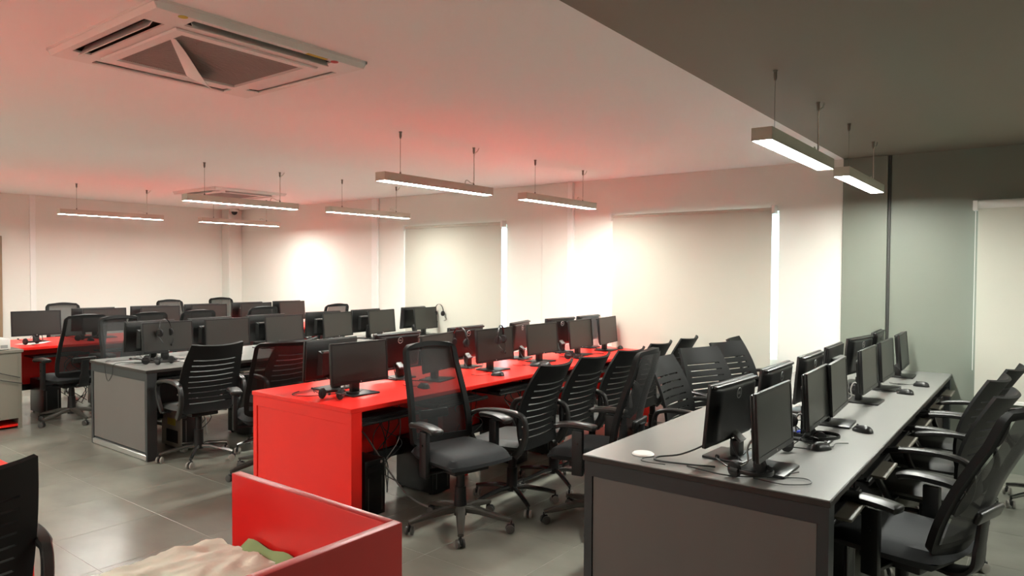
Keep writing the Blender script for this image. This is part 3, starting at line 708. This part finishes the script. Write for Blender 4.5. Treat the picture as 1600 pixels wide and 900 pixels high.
def headset():
    # upright: band arc in yz plane, ear cups at the bottom; origin below the cups
    t = thing('headset')
    pts = [(0, .072*math.cos(PI*k/16), .075+.095*math.sin(PI*k/16)) for k in range(17)]
    MB().ribbon([Vector(p) for p in pts], (1, 0, 0), .016, .004).obj('headband', M_BLK2, t)
    for s in (-1, 1):
        c = MB().lathe([(.02, -.012), (.032, -.008), (.034, .006), (.026, .014)], 16, T(0, s*.066, .05) @ R(90*s, 'X')).obj('ear_cup', M_FOAM, t)
        MB().ribbon([(0, s*.078, .04), (0, s*.078, .085)], (1, 0, 0), .018, .008).obj('yoke', M_BLK2, c)
    b = MB().tube(cr([(0, .078, .045), (.012, .085, .01), (.02, .08, -.035), (.022, .062, -.062)], 4), .0028, 6).obj('microphone_boom', M_BLK2, t)
    MB().lathe([(.003, -.01), (.008, -.004), (.008, .006), (.003, .012)], 8, T(.022, .058, -.066)).obj('microphone_tip', M_FOAM, b)
    MB().tube(cr([(0, -.075, .03), (.02, -.085, .0), (.05, -.09, -.03), (.02, -.06, -.045)], 4), .002, 5).obj('lead', M_CABLE, t)
    return t
pK, pM, pHS = keyboard(), mouse(), headset(); us = {}
def put(pr, loc, rot, lab, cat, grp):
    if pr.name in us: o = copytree(pr)
    else: o = pr; us[pr.name] = 1
    o.location = loc; o.rotation_euler = tuple(rad(a) for a in rot); tag(o, lab, cat, grp); return o
for r_ in 'ABC':
    for i, y in enumerate(SEAT[:6 if r_ != 'C' else 4]):
        put(pK, (DX[r_][1]-.115, y, .642), (0, 0, 0), '%s keyboard on the tray under the right side of the %s' % (ORD[i], RN[r_]), 'keyboard', 'keyboards on pull-out trays')
MS = [(-.75, 3.99, 150, 'mouse beside the second screen on the front grey desk'), (-.83, 3.47, 60, 'mouse lying among headsets on the front grey desk'),
      (-.76, 5.42, 165, 'mouse before the fourth screen on the front grey desk'), (-.72, 5.86, 165, 'mouse nearest the wall on the front grey desk'),
      (-3.46, 3.52, 170, 'mouse right of the nearest screen on the red desk'), (-3.42, 4.30, 200, 'mouse half hidden behind the mesh chair on the red desk'),
      (-3.50, 4.93, 190, 'left one of two mice together on the red desk'), (-3.44, 4.99, 190, 'right one of two mice together on the red desk'),
      (-3.50, 5.62, 170, 'mouse behind the fourth red desk screen'), (-3.60, 6.62, 120, 'mouse at the wall end of the red desk'),
      (-6.0, 4.28, 175, 'mouse on the left grey desk near its third screen'), (-8.62, 3.42, 175, 'mouse on the far red desk beside the nearest screen'), (-6.02, 5.1, 175, 'mouse on the left grey desk near its fourth screen')]
for x, y, a, lab in MS: put(pM, (x, y, .751), (0, 0, a), lab, 'mouse', 'computer mice')
HSs = [((-1.0, 2.86, .785), (0, -90, 150), 'headset lying at the near edge of the front grey desk'), ((-.97, 3.40, .785), (0, -90, 60), 'headset nearest the viewer in the headset pile on the front grey desk'),
       ((-.93, 3.56, .787), (0, -90, 215), 'headset in the middle of the pile on the front grey desk'), ((-1.03, 3.70, .785), (0, -90, 120), 'headset at the back of the pile on the front grey desk'),
       ((-.99, 3.53, .835), (0, -82, 330), 'topmost headset of the pile on the front grey desk'),
       ((-1.0, 5.22, .785), (0, -90, 20), 'headset behind the fourth screen of the front grey desk'),
       ((-3.60, 2.80, .785), (0, -90, 290), 'headset hanging over the near edge of the middle red desk'),
       ((-3.60, 4.10, .985), (0, 0, -5), 'headset hung over the third screen of the red desk'), ((-3.62, 3.86+.22, 0.965), (0, 0, 90), 'headset hung on the right edge of the second red desk screen'),
       ((-6.265, 3.10, .955), (0, 0, 25), 'headset hung on the nearest screen of the left grey desk'), ((-6.27, 6.66, .965), (0, 0, 90), 'headset hung on the farthest screen of the left grey desk'),
       ((-6.22, 2.86, .785), (0, -90, 240), 'headset lying at the near corner of the left grey desk'), ((-6.1, 2.98, .785), (0, -90, 190), 'headset lying below the nearest left grey desk screen'),
       ((-8.72, 3.30, .79), (0, -90, 230), 'headset on the far red desk beside the nearest screen'), ((-8.70, 2.83, .79), (0, -90, 200), 'headset at the near end of the far red desk'),
       ((-3.62, 5.56, .785), (0, -90, 200), 'headset lying by the fifth screen of the red desk')]
HSs[7] = ((-3.595, 4.56, .955), (0, 0, 20), HSs[7][2])
for l, r_, lab in HSs: put(pHS, l, r_, lab, 'headset', 'call headsets')

def tower(x, y, lab, beige=False, face=0):
    t = tag(thing('computer_tower', (x, y, 0), rad(face)), lab, 'computer', 'computer towers under the desks')
    body = M_BEIGE if beige else M_BLK2
    MB().rbox(-.19, .17, -.085, .085, .012, .37, .006, 2).obj('case', body, t)
    f = MB().rbox(.17, .185, -.085, .085, .012, .37, .005, 2).obj('front_panel', M_BLK2, t)
    MB().box(.185, .187, -.065, .065, .29, .33).obj('drive_bay', M_BLK, f, smooth=0)
    MB().box(.185, .1865, -.06, -.052, .04, .26).box(.185, .1865, .052, .06, .04, .26).obj('front_strip', M_NECK, f, smooth=0)
    MB().lathe([(.009, 0), (.009, .003)], 12, T(.185, .05, .35) @ R(90, 'Y')).obj('power_button', M_SILV, f)
    for a in (-.15, .13):
        for b in (-.06, .06): MB().lathe([(.012, 0), (.012, .014)], 8, T(a, b, 0)).obj('foot', M_BLK, t)
    if beige:
        MB().box(-.08, .06, -.0865, -.085, .20, .26).obj('sticker', M_YEL, t, smooth=0)
        MB().box(-.1, .1, -.0862, -.085, .05, .16).obj('side_vent', M_HOLE, t, smooth=0)
for i, y in enumerate([3.0, 3.62, 4.56, 5.0]):
    tower(-3.56, y, '%s computer tower under the middle red desk' % ORD[i])
for i, y in enumerate([3.16, 3.80, 4.40]):
    tower(-6.10, y, '%s computer tower under the left grey desk' % ORD[i], beige=(i == 0))
for i, y in enumerate([2.98, 3.56]):
    tower(-8.66, y, '%s computer tower under the far red desk' % ORD[i])
for i, y in enumerate([3.0, 3.6]):
    tower(-.90, y, '%s computer tower under the front grey desk' % ORD[i])

NC = [0]
def cable(pts, lab, r=.004, m=None, grp='loose cables'):
    return tag(MB().tube(cr(pts, 6), r, 6).obj('cable', m or M_CABLE), lab, 'cable', grp)
def bundle(x0, x1, y0, y1, z0, z1, n, lab, r=.004):
    t = tag(thing('cable_bundle', ((x0+x1)/2, (y0+y1)/2, z0)), lab, 'cable', 'cable bundles under the desks')
    for k in range(n):
        a = Vector((random.uniform(x0, x1), random.uniform(y0, y1), z1)); p = [a]
        for q in range(4):
            p.append(Vector((random.uniform(x0, x1), random.uniform(y0, y1), z1+(z0-z1)*(q+1)/4+random.uniform(0, .05))))
        p = [v-Vector(t.location) for v in p]
        MB().tube(cr(p, 5), r*random.uniform(.7, 1.2), 6).obj('cable', M_GCABLE if k % 4 == 3 else M_CABLE, t)
for nm, x in (('middle red desk', -3.64), ('left grey desk', -6.18), ('far red desk', -8.75), ('front grey desk', -.98)):
    for i, y in enumerate((3.30, 4.15, 4.8)):
        bundle(x-.03, x+.10, y-.16, y+.16, .02, .62, 6, '%s cable bundle hanging under the %s' % (ORD[i], nm))
Z = .756
cable([(-1.17, 3.02, .86), (-1.20, 3.0, .81), (-1.28, 2.92, .768), (-1.36, 2.86, Z), (-1.34, 2.80, Z), (-1.22, 2.82, Z), (-1.10, 2.86, Z)], 'black cable dropping behind the nearest front grey desk monitor', .004)
cable([(-1.36, 2.86, Z), (-1.40, 2.80, Z), (-1.38, 2.75, Z), (-1.28, 2.76, Z)], 'thin cable curl at the near edge of the front grey desk', .002)
cable([(-1.2, 2.80, Z), (-1.05, 2.77, Z), (-.95, 2.80, Z), (-.86, 2.90, Z), (-.80, 3.0, Z)], 'black cable lying along the near edge of the front grey desk', .003)
cable([(-.88, 2.84, Z), (-.76, 2.92, Z), (-.72, 2.86, Z), (-.80, 2.79, Z), (-.92, 2.80, Z)], 'thin black cable loop near the front grey desk corner', .0022)
cable([(-.98, 3.40, Z), (-.85, 3.44, Z), (-.82, 3.52, Z), (-.92, 3.55, Z), (-1.0, 3.70, Z)], 'thin cable among the headset pile', .0025)
cable([(-1.02, 3.66, .765), (-.98, 3.80, .765), (-1.0, 3.95, .765)], 'blue cable end among the headsets on the front grey desk', .006, M_BLUE)
cable([(-4.0, 2.88, Z), (-3.92, 2.77, Z), (-3.80, 2.80, Z), (-3.76, 2.92, Z), (-3.82, 3.0, Z)], 'thin black cable loop at the near edge of the red desk', .0025)
cable([(-3.8, 2.9, Z), (-3.70, 2.95, Z+.02), (-3.62, 3.02, Z+.01), (-3.7, 3.2, Z)], 'black cable behind the nearest red desk screen', .004)
cable([(-3.84, 3.5, .80), (-3.74, 3.6, .77), (-3.66, 3.75, Z), (-3.58, 3.86, Z)], 'black cable beside the second red desk monitor stand', .004)
cable([(-3.75, 5.0, .78), (-3.68, 5.1, Z), (-3.6, 5.0, Z), (-3.55, 5.15, Z)], 'black cable by the two mice on the red desk', .004)
cable([(-3.7, 5.6, Z), (-3.55, 5.7, Z), (-3.6, 5.9, Z), (-3.5, 6.1, Z)], 'black cable between the far red desk screens', .004)
cable([(-6.66, 2.80, Z), (-6.56, 2.725, Z), (-6.52, 2.70, .70), (-6.46, 2.697, .60), (-6.38, 2.70, .66), (-6.36, 2.715, Z), (-6.3, 2.85, Z)], 'thin black cable hanging over the near edge of the left grey desk', .0025)
cable([(-6.3, 2.85, Z), (-6.2, 2.95, Z), (-6.12, 3.1, Z), (-6.16, 3.3, Z), (-6.1, 3.5, Z)], 'tangled black cable under the nearest left grey desk screen', .005)
cable([(-3.61, 3.02, .53), (-3.55, 3.06, .50), (-3.42, 3.14, .28), (-3.30, 3.22, .10), (-3.15, 3.30, .03), (-3.05, 3.42, .06), (-3.2, 3.6, .3)], 'grey power cable from the outlet under the red desk', .006, M_GCABLE)
tag(MB().lathe([(.048, 0), (.05, .004), (.044, .009)], 24).obj('grommet_cap', M_WHITE, None, (-1.44, 2.87, .7505)), 'white oval cap on the near end of the front grey desk', 'cap')
for i, (x, y, lab) in enumerate(((-6.4, 6.14, 'sheet of white paper on the left grey desk by the farthest screens'), (-6.12, 3.3, 'white paper under the nearest left grey desk screen'), (-8.76, 2.9, 'white paper under the nearest far red desk screen'))):
    p = tag(thing('paper_sheet', (x, y, .751), rad(15*i)), lab, 'paper', 'loose paper sheets')
    MB().sheet(lambda u, v: (.1*u, .29*v-.14, .003+.012*max(0, v-.6)*(1+u)), 6, 8, None, .0006).obj('sheet', M_WHITE, p)
